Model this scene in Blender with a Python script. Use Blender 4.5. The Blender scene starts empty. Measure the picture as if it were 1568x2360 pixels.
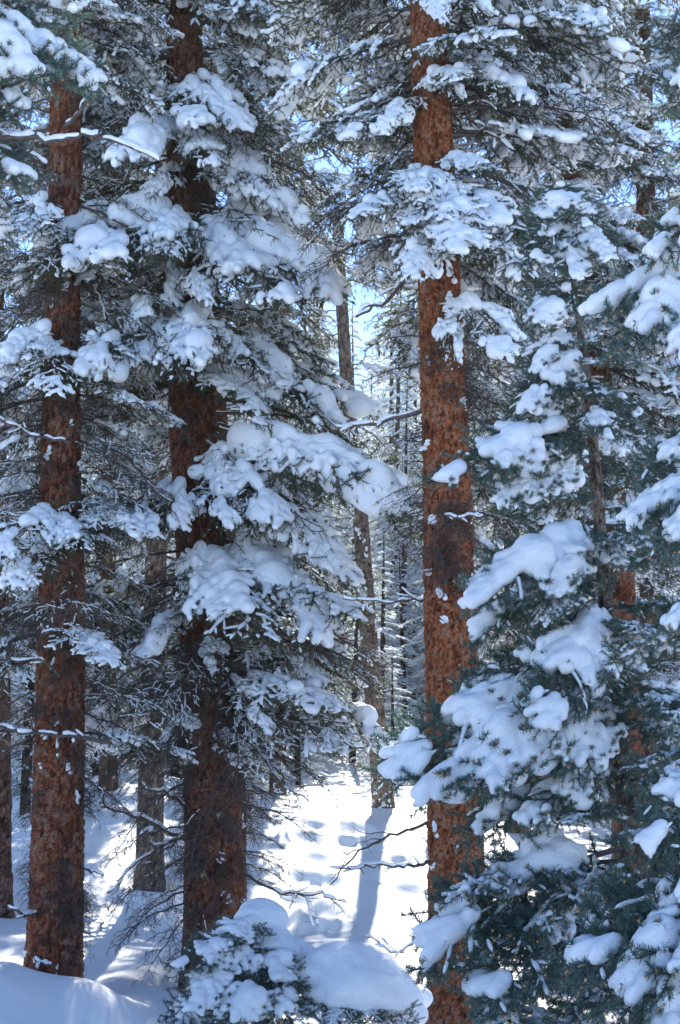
import bpy, math, random, time
import numpy as np
from mathutils import Matrix, Vector

T0 = time.time()
random.seed(7)
RS = np.random.RandomState
PI = math.pi
sc = bpy.context.scene
col = sc.collection

# ------------------------------------------------------------------ camera
FPX = 3743.0                      # focal length in units of a 1568 x 2360 picture
PITCH = math.radians(9.0)
CAMZ = 1.7
cam_d = bpy.data.cameras.new('camera')
cam_d.sensor_fit = 'VERTICAL'
cam_d.sensor_height = 36.0
cam_d.lens = 36.0 * FPX / 2360.0
cam_d.clip_end = 2000
cam = bpy.data.objects.new('camera', cam_d)
col.objects.link(cam)
cam.location = (0, 0, CAMZ)
cam.rotation_euler = (math.radians(90) + PITCH, 0, 0)
sc.camera = cam

# ------------------------------------------------------------------ light
SUN_EL, SUN_AZ = math.radians(36), math.radians(0.4)     # azimuth measured from +Y towards +X
world = bpy.data.worlds.new('World')
sc.world = world
world.use_nodes = True
wn = world.node_tree
bg = wn.nodes['Background']
sky = wn.nodes.new('ShaderNodeTexSky')
sky.sky_type = 'NISHITA'
sky.sun_disc = False
sky.sun_elevation = SUN_EL
sky.sun_rotation = SUN_AZ
sky.altitude = 3000
sky.air_density = 0.6
sky.dust_density = 0.0
sky.ozone_density = 3.2
wn.links.new(sky.outputs[0], bg.inputs[0])
bg.inputs[1].default_value = 0.15
sun_d = bpy.data.lights.new('sun', 'SUN')
sun_d.energy = 5.0
sun_d.angle = math.radians(0.5)
sun_d.color = (1.0, 0.95, 0.86)
sun = bpy.data.objects.new('sun', sun_d)
col.objects.link(sun)
sv = Vector((math.sin(SUN_AZ) * math.cos(SUN_EL), math.cos(SUN_AZ) * math.cos(SUN_EL), math.sin(SUN_EL)))
sun.rotation_euler = sv.to_track_quat('Z', 'Y').to_euler()
sun.location = sv * 60
sc.view_settings.view_transform = 'Standard'
sc.view_settings.look = 'None'
sc.view_settings.gamma = 1
sc.view_settings.use_curve_mapping = False
sc.view_settings.exposure = 1.74
sc.cycles.max_bounces = 6
sc.cycles.diffuse_bounces = 5
sc.cycles.glossy_bounces = 2
sc.cycles.transmission_bounces = 4
sc.cycles.sample_clamp_indirect = 6
sc.cycles.use_denoising = True


# ------------------------------------------------------------------ maths helpers
def at(px, py, d):
    """point at distance d in front of the camera seen at px, py of the 1568 x 2360 picture"""
    u = (px - 784) / FPX
    v = (1180 - py) / FPX
    dy = math.cos(PITCH) - v * math.sin(PITCH)
    dz = math.sin(PITCH) + v * math.cos(PITCH)
    return np.array([u / dy * d, d, CAMZ + dz / dy * d])


def hash2(ix, iy, seed=0):
    h = (ix.astype(np.int64) * 374761393 + iy.astype(np.int64) * 668265263 + seed * 974634777) & 0xffffffff
    h = ((h ^ (h >> 13)) * 1274126177) & 0xffffffff
    h = h ^ (h >> 16)
    return (h & 0xffffff) / float(0xffffff)


def vnoise(x, y, seed=0):
    x = np.asarray(x, float); y = np.asarray(y, float)
    ix = np.floor(x); iy = np.floor(y)
    fx = x - ix; fy = y - iy
    fx = fx * fx * (3 - 2 * fx); fy = fy * fy * (3 - 2 * fy)
    a = hash2(ix, iy, seed); b = hash2(ix + 1, iy, seed)
    c = hash2(ix, iy + 1, seed); d = hash2(ix + 1, iy + 1, seed)
    return (a * (1 - fx) + b * fx) * (1 - fy) + (c * (1 - fx) + d * fx) * fy


def mk_mesh(name, V, F, mats, smooth=True, matidx=None, attrs=None):
    V = np.asarray(V, np.float32); F = np.asarray(F, np.int32)
    me = bpy.data.meshes.new(name)
    n = F.shape[1]
    me.vertices.add(len(V)); me.vertices.foreach_set('co', V.ravel())
    me.loops.add(F.size); me.loops.foreach_set('vertex_index', F.ravel())
    me.polygons.add(len(F))
    me.polygons.foreach_set('loop_start', np.arange(0, F.size, n, dtype=np.int32))
    if matidx is not None:
        me.polygons.foreach_set('material_index', np.asarray(matidx, np.int32))
    me.polygons.foreach_set('use_smooth', np.full(len(F), smooth, bool))
    for m in (mats if isinstance(mats, (list, tuple)) else [mats]):
        me.materials.append(m)
    if attrs:
        for k, a in attrs.items():
            at_ = me.attributes.new(k, 'FLOAT', 'POINT')
            at_.data.foreach_set('value', np.asarray(a, np.float32))
    me.update(calc_edges=True)
    return me


class Geo:
    """collects triangles / quads (all stored as quads or tris)"""
    def __init__(s): s.v = []; s.f = []; s.m = []; s.n = 0
    def add(s, V, F, mi=0):
        s.v.append(V); s.f.append(np.asarray(F) + s.n); s.n += len(V)
        s.m.append(np.full(len(F), mi))
    def mesh(s, name, mats, smooth=True):
        if not s.v: return None
        return mk_mesh(name, np.concatenate(s.v), np.concatenate(s.f), mats, smooth, np.concatenate(s.m))


def frames(P):
    T = np.gradient(P, axis=0)
    T /= np.linalg.norm(T, axis=1)[:, None] + 1e-9
    ref = np.array([0, 0, 1.0]) if abs(T[:, 2]).mean() < 0.8 else np.array([1.0, 0, 0])
    A = np.cross(T, ref); A /= np.linalg.norm(A, axis=1)[:, None] + 1e-9
    B = np.cross(A, T)
    return T, A, B


def tube(geo, P, R, k=3, mi=0):
    """quad tube along P with radii R; ends pinched by R"""
    T, A, B = frames(P)
    th = np.arange(k) * 2 * PI / k
    V = P[:, None, :] + R[:, None, None] * (np.cos(th)[None, :, None] * A[:, None, :] + np.sin(th)[None, :, None] * B[:, None, :])
    n = len(P)
    V = V.reshape(-1, 3)
    i = np.arange(n - 1)[:, None] * k; j = np.arange(k)[None, :]; j2 = (j + 1) % k
    F = np.stack([i + j, i + j2, i + k + j2, i + k + j], -1).reshape(-1, 4)
    geo.add(V, F, mi)


def surface_nets(f, iso, org, h):
    s = f - iso
    ins = s > 0
    c = np.zeros((ins.shape[0] - 1, ins.shape[1] - 1, ins.shape[2] - 1), np.int8)
    for a in (0, 1):
        for b in (0, 1):
            for d in (0, 1):
                c += ins[a:a + c.shape[0], b:b + c.shape[1], d:d + c.shape[2]]
    act = (c > 0) & (c < 8)
    idx = np.full(c.shape, -1, np.int64)
    ci = np.argwhere(act)
    idx[act] = np.arange(len(ci))
    acc = np.zeros((len(ci), 3)); cnt = np.zeros(len(ci))
    for ax in range(3):
        o = [q for q in range(3) if q != ax]
        for a in (0, 1):
            for b in (0, 1):
                off = np.zeros(3, int); off[o[0]] = a; off[o[1]] = b
                p = ci + off; q = p.copy(); q[:, ax] += 1
                sp = s[p[:, 0], p[:, 1], p[:, 2]]; sq = s[q[:, 0], q[:, 1], q[:, 2]]
                m = (sp > 0) != (sq > 0)
                t = sp[m] / (sp[m] - sq[m])
                pt = p[m].astype(float); pt[:, ax] += t
                acc[m] += pt; cnt[m] += 1
    V = acc / cnt[:, None] * h + org
    Fs = []
    for ax in range(3):
        o = [q for q in range(3) if q != ax]
        a_ = np.take(ins, range(0, ins.shape[ax] - 1), ax); b_ = np.take(ins, range(1, ins.shape[ax]), ax)
        e = np.argwhere(a_ != b_)
        e = e[(e[:, o[0]] > 0) & (e[:, o[1]] > 0) & (e[:, o[0]] < c.shape[o[0]]) & (e[:, o[1]] < c.shape[o[1]])]
        sg = a_[e[:, 0], e[:, 1], e[:, 2]]
        q = []
        for da, db in ((0, 0), (1, 0), (1, 1), (0, 1)):
            p = e.copy(); p[:, o[0]] -= da; p[:, o[1]] -= db
            q.append(idx[p[:, 0], p[:, 1], p[:, 2]])
        q = np.stack(q, 1)
        flip = sg if ax != 1 else ~sg
        q[~flip] = q[~flip][:, ::-1]
        Fs.append(q)
    F = np.concatenate(Fs)
    F = F[(F >= 0).all(1)]
    return V, F


def blob_mesh(C, R, h, flat=0.85, iso=0.30, rng=None):
    """merged snow surface from ellipsoid blobs (centres C, radii R)"""
    C = np.asarray(C); R = np.asarray(R)
    K = 1.55
    lo = (C - R[:, None] * K).min(0) - 2 * h; hi = (C + R[:, None] * K).max(0) + 2 * h
    n = np.ceil((hi - lo) / h).astype(int) + 1
    f = np.zeros(n, np.float32)
    for c, r in zip(C, R):
        rr = r * K
        a = np.maximum(((c - rr - lo) / h).astype(int), 0); b = np.minimum(((c + rr - lo) / h).astype(int) + 2, n)
        x = (lo[0] + np.arange(a[0], b[0]) * h - c[0]) / rr
        y = (lo[1] + np.arange(a[1], b[1]) * h - c[1]) / rr
        z = (lo[2] + np.arange(a[2], b[2]) * h - c[2]) / (rr * flat)
        d = 1 - (x[:, None, None] ** 2 + y[None, :, None] ** 2 + z[None, None, :] ** 2)
        np.maximum(d, 0, out=d)
        sub = f[a[0]:b[0], a[1]:b[1], a[2]:b[2]]
        # saturating sum keeps single blobs and fused areas about equally thick
        sub += (d * d * (1.25 - np.minimum(sub, 1.0) * 0.55)).astype(np.float32)
    if rng is not None:
        g = rng.rand(*[int(q / 5) + 3 for q in n]).astype(np.float32)
        ii = [np.clip(np.arange(q) / 5.0, 0, None) for q in n]
        def lerp(a, t, ax):
            i0 = np.floor(t).astype(int); fr = (t - i0).astype(np.float32)
            fr = fr * fr * (3 - 2 * fr)
            sh = [1, 1, 1]; sh[ax] = -1; fr = fr.reshape(sh)
            return np.take(a, i0, ax) * (1 - fr) + np.take(a, i0 + 1, ax) * fr
        for ax in range(3): g = lerp(g, ii[ax], ax)
        f = f + (f > 0.02) * (g - 0.5) * 0.22
    V, F = surface_nets(f, iso, lo, h)
    if rng is not None: V = V + rng.normal(0, h * .075, V.shape)      # crumbly surface
    return V, F


# ------------------------------------------------------------------ materials
def new_mat(name):
    m = bpy.data.materials.new(name); m.use_nodes = True
    nt = m.node_tree; b = nt.nodes['Principled BSDF']
    return m, nt, b


def noise(nt, scale, detail=4, rough=0.6, vec=None):
    n = nt.nodes.new('ShaderNodeTexNoise'); n.inputs['Scale'].default_value = scale
    n.inputs['Detail'].default_value = detail; n.inputs['Roughness'].default_value = rough
    if vec is not None: nt.links.new(vec, n.inputs['Vector'])
    return n


def ramp(nt, src, stops):
    r = nt.nodes.new('ShaderNodeValToRGB')
    e = r.color_ramp.elements
    while len(e) < len(stops): e.new(0.5)
    for q, (p, c) in zip(e, stops): q.position = p; q.color = (*c, 1)
    nt.links.new(src, r.inputs[0]); return r


def snow_material(name, bump=0.7, grain=220.0, trans=0.25):
    m, nt, b = new_mat(name)
    tc = nt.nodes.new('ShaderNodeTexCoord')
    geo = nt.nodes.new('ShaderNodeNewGeometry')
    n1 = noise(nt, grain, 2, 0.6, geo.outputs['Position'])
    n2 = noise(nt, grain / 12, 3, 0.5, geo.outputs['Position'])
    ad = nt.nodes.new('ShaderNodeMath'); ad.operation = 'MULTIPLY_ADD'; ad.inputs[1].default_value = 0.25
    nt.links.new(n1.outputs[0], ad.inputs[0]); nt.links.new(n2.outputs[0], ad.inputs[2])
    bp = nt.nodes.new('ShaderNodeBump'); bp.inputs['Strength'].default_value = bump; bp.inputs['Distance'].default_value = 0.02
    nt.links.new(ad.outputs[0], bp.inputs['Height'])
    c = ramp(nt, n2.outputs[0], [(0.25, (0.84, 0.87, 0.91)), (0.75, (0.91, 0.925, 0.945))])
    nt.links.new(c.outputs[0], b.inputs['Base Color'])
    b.inputs['Roughness'].default_value = 0.75
    b.inputs['Specular IOR Level'].default_value = 0.3
    nt.links.new(bp.outputs[0], b.inputs['Normal'])
    tr = nt.nodes.new('ShaderNodeBsdfTranslucent'); tr.inputs[0].default_value = (0.86, 0.93, 0.98, 1)
    mx = nt.nodes.new('ShaderNodeMixShader'); mx.inputs[0].default_value = trans
    out = nt.nodes['Material Output']
    nt.links.new(b.outputs[0], mx.inputs[1]); nt.links.new(tr.outputs[0], mx.inputs[2]); nt.links.new(mx.outputs[0], out.inputs[0])
    return m


def needle_material(name, c0, c1, c2, trans=0.3, tcol=(0.16, 0.2, 0.05)):
    m, nt, b = new_mat(name)
    geo = nt.nodes.new('ShaderNodeNewGeometry')
    n1 = noise(nt, 5.0, 3, 0.6, geo.outputs['Position'])
    n2 = noise(nt, 60.0, 1, 0.5, geo.outputs['Position'])
    mm = nt.nodes.new('ShaderNodeMath'); mm.operation = 'MULTIPLY_ADD'; mm.inputs[1].default_value = 0.5
    nt.links.new(n2.outputs[0], mm.inputs[0])
    h = nt.nodes.new('ShaderNodeMath'); h.operation = 'MULTIPLY'; h.inputs[1].default_value = 0.55
    nt.links.new(n1.outputs[0], h.inputs[0]); nt.links.new(h.outputs[0], mm.inputs[2])
    c = ramp(nt, mm.outputs[0], [(0.33, c0), (0.52, c1), (0.7, c2)])
    nt.links.new(c.outputs[0], b.inputs['Base Color'])
    b.inputs['Roughness'].default_value = 0.5
    tr = nt.nodes.new('ShaderNodeBsdfTranslucent'); tr.inputs[0].default_value = (*tcol, 1)
    mx = nt.nodes.new('ShaderNodeMixShader'); mx.inputs[0].default_value = trans
    out = nt.nodes['Material Output']
    nt.links.new(b.outputs[0], mx.inputs[1]); nt.links.new(tr.outputs[0], mx.inputs[2]); nt.links.new(mx.outputs[0], out.inputs[0])
    return m


def bark_material(name, hues, grey=0.25):
    """flaky conifer bark; 'cell' is the random value of each flake, 'edge' its distance from the crack"""
    m, nt, b = new_mat(name)
    geo = nt.nodes.new('ShaderNodeNewGeometry')
    a = nt.nodes.new('ShaderNodeAttribute'); a.attribute_name = 'cell'
    e = nt.nodes.new('ShaderNodeAttribute'); e.attribute_name = 'edge'
    big = noise(nt, 2.2, 3, 0.6, geo.outputs['Position'])
    fine = noise(nt, 55.0, 4, 0.7, geo.outputs['Position'])
    mp = nt.nodes.new('ShaderNodeMapping'); mp.inputs['Scale'].default_value = (1, 1, 0.45)
    nt.links.new(geo.outputs['Position'], mp.inputs[0])
    vo = nt.nodes.new('ShaderNodeTexVoronoi'); vo.inputs['Scale'].default_value = 42
    nt.links.new(mp.outputs[0], vo.inputs['Vector'])
    s = nt.nodes.new('ShaderNodeMath'); s.operation = 'MULTIPLY_ADD'; s.inputs[1].default_value = 0.45
    nt.links.new(a.outputs['Fac'], s.inputs[0])
    s2 = nt.nodes.new('ShaderNodeMath'); s2.operation = 'MULTIPLY'; s2.inputs[1].default_value = 0.50
    nt.links.new(big.outputs[0], s2.inputs[0]); nt.links.new(s2.outputs[0], s.inputs[2])
    s3 = nt.nodes.new('ShaderNodeMath'); s3.operation = 'MULTIPLY_ADD'; s3.inputs[1].default_value = 0.42
    sv_ = nt.nodes.new('ShaderNodeSeparateColor'); nt.links.new(vo.outputs['Color'], sv_.inputs[0])
    nt.links.new(sv_.outputs[0], s3.inputs[0]); nt.links.new(s.outputs[0], s3.inputs[2])
    c = ramp(nt, s3.outputs[0], [(0.34, hues[0]), (0.52, hues[1]), (0.72, hues[2]), (0.93, hues[3])])
    # fine mottling of the same bark
    c2 = ramp(nt, fine.outputs[0], [(0.36, (0.40, 0.36, 0.35)), (0.6, (1.3, 1.2, 1.1))])
    c3 = ramp(nt, e.outputs['Fac'], [(0.06, (0.30, 0.25, 0.24)), (0.5, (1.08, 1.05, 1.0))])
    mc = nt.nodes.new('ShaderNodeMix'); mc.data_type = 'RGBA'; mc.blend_type = 'MULTIPLY'; mc.inputs[0].default_value = 1
    nt.links.new(c.outputs[0], mc.inputs[6]); nt.links.new(c3.outputs[0], mc.inputs[7])
    mx = nt.nodes.new('ShaderNodeMix'); mx.data_type = 'RGBA'; mx.blend_type = 'MULTIPLY'; mx.inputs[0].default_value = 0.8
    nt.links.new(mc.outputs[2], mx.inputs[6]); nt.links.new(c2.outputs[0], mx.inputs[7])
    nt.links.new(mx.outputs[2], b.inputs['Base Color'])
    b.inputs['Roughness'].default_value = 0.85
    b.inputs['Specular IOR Level'].default_value = 0.2
    bp = nt.nodes.new('ShaderNodeBump'); bp.inputs['Strength'].default_value = 0.9; bp.inputs['Distance'].default_value = 0.018
    ad = nt.nodes.new('ShaderNodeMath'); ad.operation = 'ADD'
    nt.links.new(fine.outputs[0], ad.inputs[0]); nt.links.new(sv_.outputs[1], ad.inputs[1])
    nt.links.new(ad.outputs[0], bp.inputs['Height']); nt.links.new(bp.outputs[0], b.inputs['Normal'])
    return m


def plain(name, c0, c1, scale=25, rough=0.8):
    m, nt, b = new_mat(name)
    geo = nt.nodes.new('ShaderNodeNewGeometry')
    n = noise(nt, scale, 4, 0.65, geo.outputs['Position'])
    c = ramp(nt, n.outputs[0], [(0.35, c0), (0.65, c1)])
    nt.links.new(c.outputs[0], b.inputs['Base Color'])
    b.inputs['Roughness'].default_value = rough
    return m


M_SNOW = snow_material('snow')
M_SNOW_THIN = snow_material('thin_snow', 0.5, 220.0, 0.45)
M_SNOWG = snow_material('snow_ground', 0.6, 70.0)
M_NEEDLE = needle_material('spruce_needles', (0.009, 0.021, 0.015), (0.019, 0.037, 0.024), (0.042, 0.062, 0.030), .2)
M_NEEDLE_T = needle_material('lichened_needles', (0.018, 0.024, 0.018), (0.036, 0.042, 0.03), (0.075, 0.08, 0.048), 0.15)
M_NEEDLE_N = needle_material('blue_needles', (0.024, 0.056, 0.048), (0.07, 0.125, 0.108), (0.17, 0.24, 0.21), 0.18, (0.08, 0.15, 0.08))
M_NEEDLE_F = needle_material('far_needles', (0.035, 0.055, 0.03), (0.06, 0.09, 0.045), (0.11, 0.13, 0.055), 0.5, (0.42, 0.48, 0.14))
M_TWIG = plain('twig_bark', (0.035, 0.027, 0.023), (0.10, 0.078, 0.068), 30)
M_LICHEN = plain('lichen', (0.13, 0.14, 0.08), (0.30, 0.31, 0.19), 60)
M_BUD = plain('orange_bud', (0.34, 0.16, 0.06), (0.55, 0.30, 0.13), 80, 0.6)
M_RUST = plain('rusty_twigs', (0.06, 0.03, 0.018), (0.16, 0.075, 0.04), 40)
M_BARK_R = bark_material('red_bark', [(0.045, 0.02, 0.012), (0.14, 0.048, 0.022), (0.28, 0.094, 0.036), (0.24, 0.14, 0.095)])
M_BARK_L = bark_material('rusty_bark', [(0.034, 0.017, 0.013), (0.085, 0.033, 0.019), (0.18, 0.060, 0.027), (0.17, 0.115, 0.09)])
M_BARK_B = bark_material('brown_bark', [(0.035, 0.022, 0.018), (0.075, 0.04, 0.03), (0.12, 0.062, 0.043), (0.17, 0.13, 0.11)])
M_BARK_G = bark_material('grey_bark', [(0.04, 0.034, 0.03), (0.09, 0.072, 0.062), (0.15, 0.12, 0.10), (0.23, 0.20, 0.18)])


# ------------------------------------------------------------------ bough generator
def shoots(rng, L, kind):
    """main axis and side shoots of one bough, root at the origin, pointing to +X"""
    out = []
    n = 14
    t = np.linspace(0, 1, n)
    wob = rng.uniform(-.05, .05) * L
    droop = rng.uniform(.05, .14) * L
    main = np.stack([t * L, wob * np.sin(t * PI * 1.3), droop * np.sin(t * PI) * .9 - droop * .2 * t], 1)
    main[1:] += rng.normal(0, .006 * L, (n - 1, 3))
    out.append((main, .011 * L + .003, .0025, 0))
    if kind == 'near': sp1, sp2, l2f, sec0 = .07, .068, .44, .10
    elif kind in ('twiggy', 'bare'): sp1, sp2, l2f, sec0 = .085, .065, .50, .12
    elif kind == 'far': sp1, sp2, l2f, sec0 = .13, .16, .42, .15
    else: sp1, sp2, l2f, sec0 = .07, .065, .46, .14
    x = sec0 * L
    side = 1
    while x < L * .985:
        tt = x / L
        i = min(int(tt * (n - 1)), n - 2); fr = tt * (n - 1) - i
        p0 = main[i] * (1 - fr) + main[i + 1] * fr
        shape = (min(1, .45 + tt * 1.5)) * (1 - tt) ** .62 + .10
        l2 = L * l2f * shape * rng.uniform(.7, 1.15)
        ang = math.radians(rng.uniform(42, 66)) * side
        m = max(4, int(l2 / .05)) if kind != 'far' else 4
        s = np.linspace(0, 1, m)
        curl = rng.uniform(-.25, .45) if kind not in ('twiggy', 'bare') else rng.uniform(-.9, 1.1)
        a = ang * (1 - curl * s)
        dr = rng.uniform(.2, .75) if kind not in ('twiggy', 'bare') else rng.uniform(.2, .85)
        st = l2 / (m - 1)
        dxyz = np.stack([np.cos(a), np.sin(a), -dr * 1.5 * s + .1 - .02], 1)
        dxyz /= np.linalg.norm(dxyz, axis=1)[:, None]
        P = p0 + np.concatenate([[np.zeros(3)], np.cumsum(dxyz[:-1] * st, 0)])
        P[1:] += rng.normal(0, .004 if kind not in ('twiggy', 'bare') else .010, (m - 1, 3))
        out.append((P, .006, .0018, 1))
        # third order
        q = sp2 * rng.uniform(.5, 1.2)
        s3 = 1
        while q < l2 * .95:
            u = q / l2
            i = min(int(u * (m - 1)), m - 2); fr = u * (m - 1) - i
            b0 = P[i] * (1 - fr) + P[i + 1] * fr
            d0 = P[i + 1] - P[i]; d0 /= np.linalg.norm(d0)
            l3 = min(.30 * L, (l2 - q) * .62 + .035 * L) * rng.uniform(.5, 1.1)
            az = math.atan2(d0[1], d0[0]) + s3 * math.radians(rng.uniform(32, 62))
            k = 4
            ss = np.linspace(0, 1, k)
            dd = np.stack([np.cos(az + 0 * ss), np.sin(az + 0 * ss), d0[2] - rng.uniform(0, .9 if kind in ('twiggy', 'bare') else .35) * ss], 1)
            dd /= np.linalg.norm(dd, axis=1)[:, None]
            Q = b0 + np.concatenate([[np.zeros(3)], np.cumsum(dd[:-1] * l3 / (k - 1), 0)])
            if kind in ('twiggy', 'bare'): Q[1:] += rng.normal(0, .008, (k - 1, 3))
            out.append((Q, .0035, .0013, 2))
            q += sp2 * rng.uniform(.7, 1.4); s3 = -s3
        # shoots hanging under the fan
        for _ in range(0 if kind == 'far' else int(l2 / .2) if kind == 'bare' else max(1, int(l2 / (.075 if kind != 'near' else .06) * .8))):
            i = rng.randint(0, m - 1); b0 = P[i] + (P[i + 1] - P[i]) * rng.rand()
            l3 = L * rng.uniform(.045, .12); az = rng.uniform(0, 6.28); k = 3
            dd = np.array([math.cos(az) * .45 + .25, math.sin(az) * .45, -rng.uniform(.4, 1.1)]); dd /= np.linalg.norm(dd)
            Q = np.stack([b0, b0 + dd * l3 * .5, b0 + dd * l3 * .9 + np.array([dd[0], dd[1], -.02]) * l3 * .25])
            out.append((Q, .003, .0013, 3))
            if kind == 'near' and rng.rand() < .75:      # shoots that stand up through the snow
                az = math.atan2(P[-1][1] - P[0][1], P[-1][0] - P[0][0]) + rng.uniform(-.9, .9); l4 = L * rng.uniform(.08, .14)
                b1 = P[m - 1 - rng.randint(0, max(1, m // 2))]
                dd = np.array([math.cos(az), math.sin(az), rng.uniform(.35, .9)]); dd /= np.linalg.norm(dd)
                out.append((np.stack([b1, b1 + dd * l4 * .5, b1 + dd * l4]), .0035, .0015, 3))
            if kind == 'live' and rng.rand() < .3:
                az = rng.uniform(-1.2, 1.2); b1 = P[m - 1 - rng.randint(0, max(1, m // 2))]
                dd = np.array([math.cos(az), math.sin(az), rng.uniform(.3, .9)]) * L * rng.uniform(.05, .09)
                out.append((np.stack([b1, b1 + dd * .5, b1 + dd]), .003, .0015, 3))
        x += sp1 * rng.uniform(.7, 1.3) * (.7 if kind == 'near' else 1); side = -side
    return out


def sample_line(P, step, rng, t0=0.0, t1=1.0):
    seg = np.linalg.norm(np.diff(P, axis=0), axis=1); cum = np.concatenate([[0], np.cumsum(seg)])
    n = max(1, int(cum[-1] * (t1 - t0) / step))
    s = (t0 + (t1 - t0) * (np.arange(n) + rng.rand(n)) / n) * cum[-1]
    i = np.clip(np.searchsorted(cum, s) - 1, 0, len(seg) - 1)
    fr = ((s - cum[i]) / seg[i])[:, None]
    T = (P[i + 1] - P[i]) / seg[i][:, None]
    return P[i] * (1 - fr) + P[i + 1] * fr, T, s / cum[-1]


def needles_geo(geo, sh, rng, per_m, ln, wd, orders=(1, 2, 3), tip0=0.25, mi=0, quad=True):
    Ps, Ts = [], []
    for P, r0, r1, o in sh:
        if o not in orders and o != 0: continue
        p, T, u = sample_line(P, 1.0 / per_m, rng, 0.55 if o == 0 else (tip0 if o == 1 else 0.0))
        Ps.append(p); Ts.append(T)
    P = np.concatenate(Ps); T = np.concatenate(Ts); n = len(P)
    R = rng.normal(size=(n, 3)); R[:, 2] += .35
    R -= (R * T).sum(1)[:, None] * T; R /= np.linalg.norm(R, axis=1)[:, None] + 1e-9
    D = T * rng.uniform(.5, 1.0, (n, 1)) + R; D /= np.linalg.norm(D, axis=1)[:, None]
    W = np.cross(D, rng.normal(size=(n, 3))); W /= np.linalg.norm(W, axis=1)[:, None] + 1e-9
    l = ln * rng.uniform(.7, 1.15, (n, 1))
    V = np.stack([P - W * wd * .5, P + W * wd * .5, P + D * l * .7 + W * wd * .4, P + D * l], 1).reshape(-1, 3)
    F = np.arange(4 * n).reshape(n, 4)
    geo.add(V, F, mi)


def snow_tubes(geo, sh, rng, cover, rad, k=4, orders=(0, 1, 2), lift=.7, mi=0):
    for P, r0, r1, o in sh:
        if o not in orders: continue
        if rng.rand() > cover + .15: continue
        seg = np.linalg.norm(np.diff(P, axis=0), axis=1).sum()
        n = max(5, int(seg / (rad * 1.5)))
        t = np.linspace(0, len(P) - 1, n)
        i = np.minimum(t.astype(int), len(P) - 2); fr = (t - i)[:, None]
        Q0 = P[i] * (1 - fr) + P[i + 1] * fr
        a = rng.randint(0, max(1, n // 2)) if rng.rand() < .6 else 0
        while a < n - 2:
            b = min(n, a + rng.randint(5, 20))
            Q = Q0[a:b]; m = len(Q)
            if m < 3: break
            r = rad * rng.uniform(.5, 1.5, m) * (1.15 if o == 0 else 1.0 if o == 1 else .8)
            if m > 4: r[1:-1] = (r[:-2] + r[1:-1] + r[2:]) / 3; r[1] *= .85; r[-2] *= .8
            r[0] = r[-1] = rad * .12
            Q = Q.copy(); Q[0] += (Q[1] - Q[0]) * .6; Q[-1] += (Q[-2] - Q[-1]) * .6
            Q = Q + np.array([0, 0, 1.0]) * (r * lift + .003)[:, None]
            tube(geo, Q, r, k, mi)
            a = b + (rng.randint(0, 4) if rng.rand() > cover else -1)
            if rng.rand() > cover + .25: break


def pillow(sh, rng, L, load, h, fingers=1.0):
    """blobs of a thick snow load that follows the fan of shoots"""
    C, R = [], []
    sx, sy = rng.rand() * 50, rng.rand() * 50
    def keep(p, bias):
        return vnoise(p[:, 0] * 3.2 / L * 1.6 + sx, p[:, 1] * 3.2 / L * 1.6 + sy, 3) < bias
    for P, r0, r1, o in sh:
        if o == 0:
            p, T, u = sample_line(P, .032 * L, rng, .22, 1.0)
            r = L * (.030 + .020 * rng.rand(len(p))) * load * np.clip(1.25 - .55 * u, .4, 1)
            k = keep(p, .70)
        elif o == 1:
            p, T, u = sample_line(P, .020 * L, rng, .0, .93)
            r = L * (.028 - .012 * u) * load * rng.uniform(.8, 1.2, len(p))
            k = keep(p, .55 + .04 * fingers) & (p[:, 0] > .2 * L)
        elif o == 3: continue
        else:
            if rng.rand() > .6 * fingers: continue
            p, T, u = sample_line(P, .017 * L, rng, .0, .85)
            r = L * (.0185 - .006 * u) * load * rng.uniform(.8, 1.15, len(p))
            k = keep(p, .50) & (p[:, 0] > .2 * L)
        p = p[k]; r = r[k]
        if len(p) == 0: continue
        p = p + np.array([0, 0, 1.0]) * (r * .95)[:, None]
        C.append(p); R.append(r)
    # smooth body of the load
    if fingers > .9:
        q = rng.rand(110, 2); x = .28 + .62 * q[:, 0]; hw = .26 * np.sqrt(np.clip(1.05 - x, 0, 1)) + .03
        p = np.stack([x * L, (q[:, 1] * 2 - 1) * hw * L, x * 0], 1)
        p[:, 2] = np.interp(p[:, 0], sh[0][0][:, 0], sh[0][0][:, 2]) - .9 * np.abs(p[:, 1]) ** 1.5 / L ** .5 + .028 * L
        p = p[keep(p, .50)]
        C.append(p); R.append(L * rng.uniform(.026, .046, len(p)) * load)
    # domes where the load has built up
    for _ in range(int(rng.randint(1, 5) * min(load, 1))):
        q = rng.uniform(.3, .85); m = sh[0][0]; c = m[int(q * 13)] + np.array([0, rng.uniform(-.1, .1) * L, .045 * L])
        if not keep(c[None], .48)[0]: continue
        C.append(c[None]); R.append(np.array([L * rng.uniform(.05, .085) * load]))
    C = np.concatenate(C); R = np.concatenate(R)
    D2 = ((C[:, None] - C[None]) ** 2).sum(-1)
    ok_ = (D2 < (.085 * L) ** 2).sum(1) > 7          # a lone ball would have fallen off
    C, R = C[ok_], R[ok_]
    R = np.maximum(R, h * 1.15)
    return blob_mesh(C, R, h, .82, .30, rng)


BOUGH = {}


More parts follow.
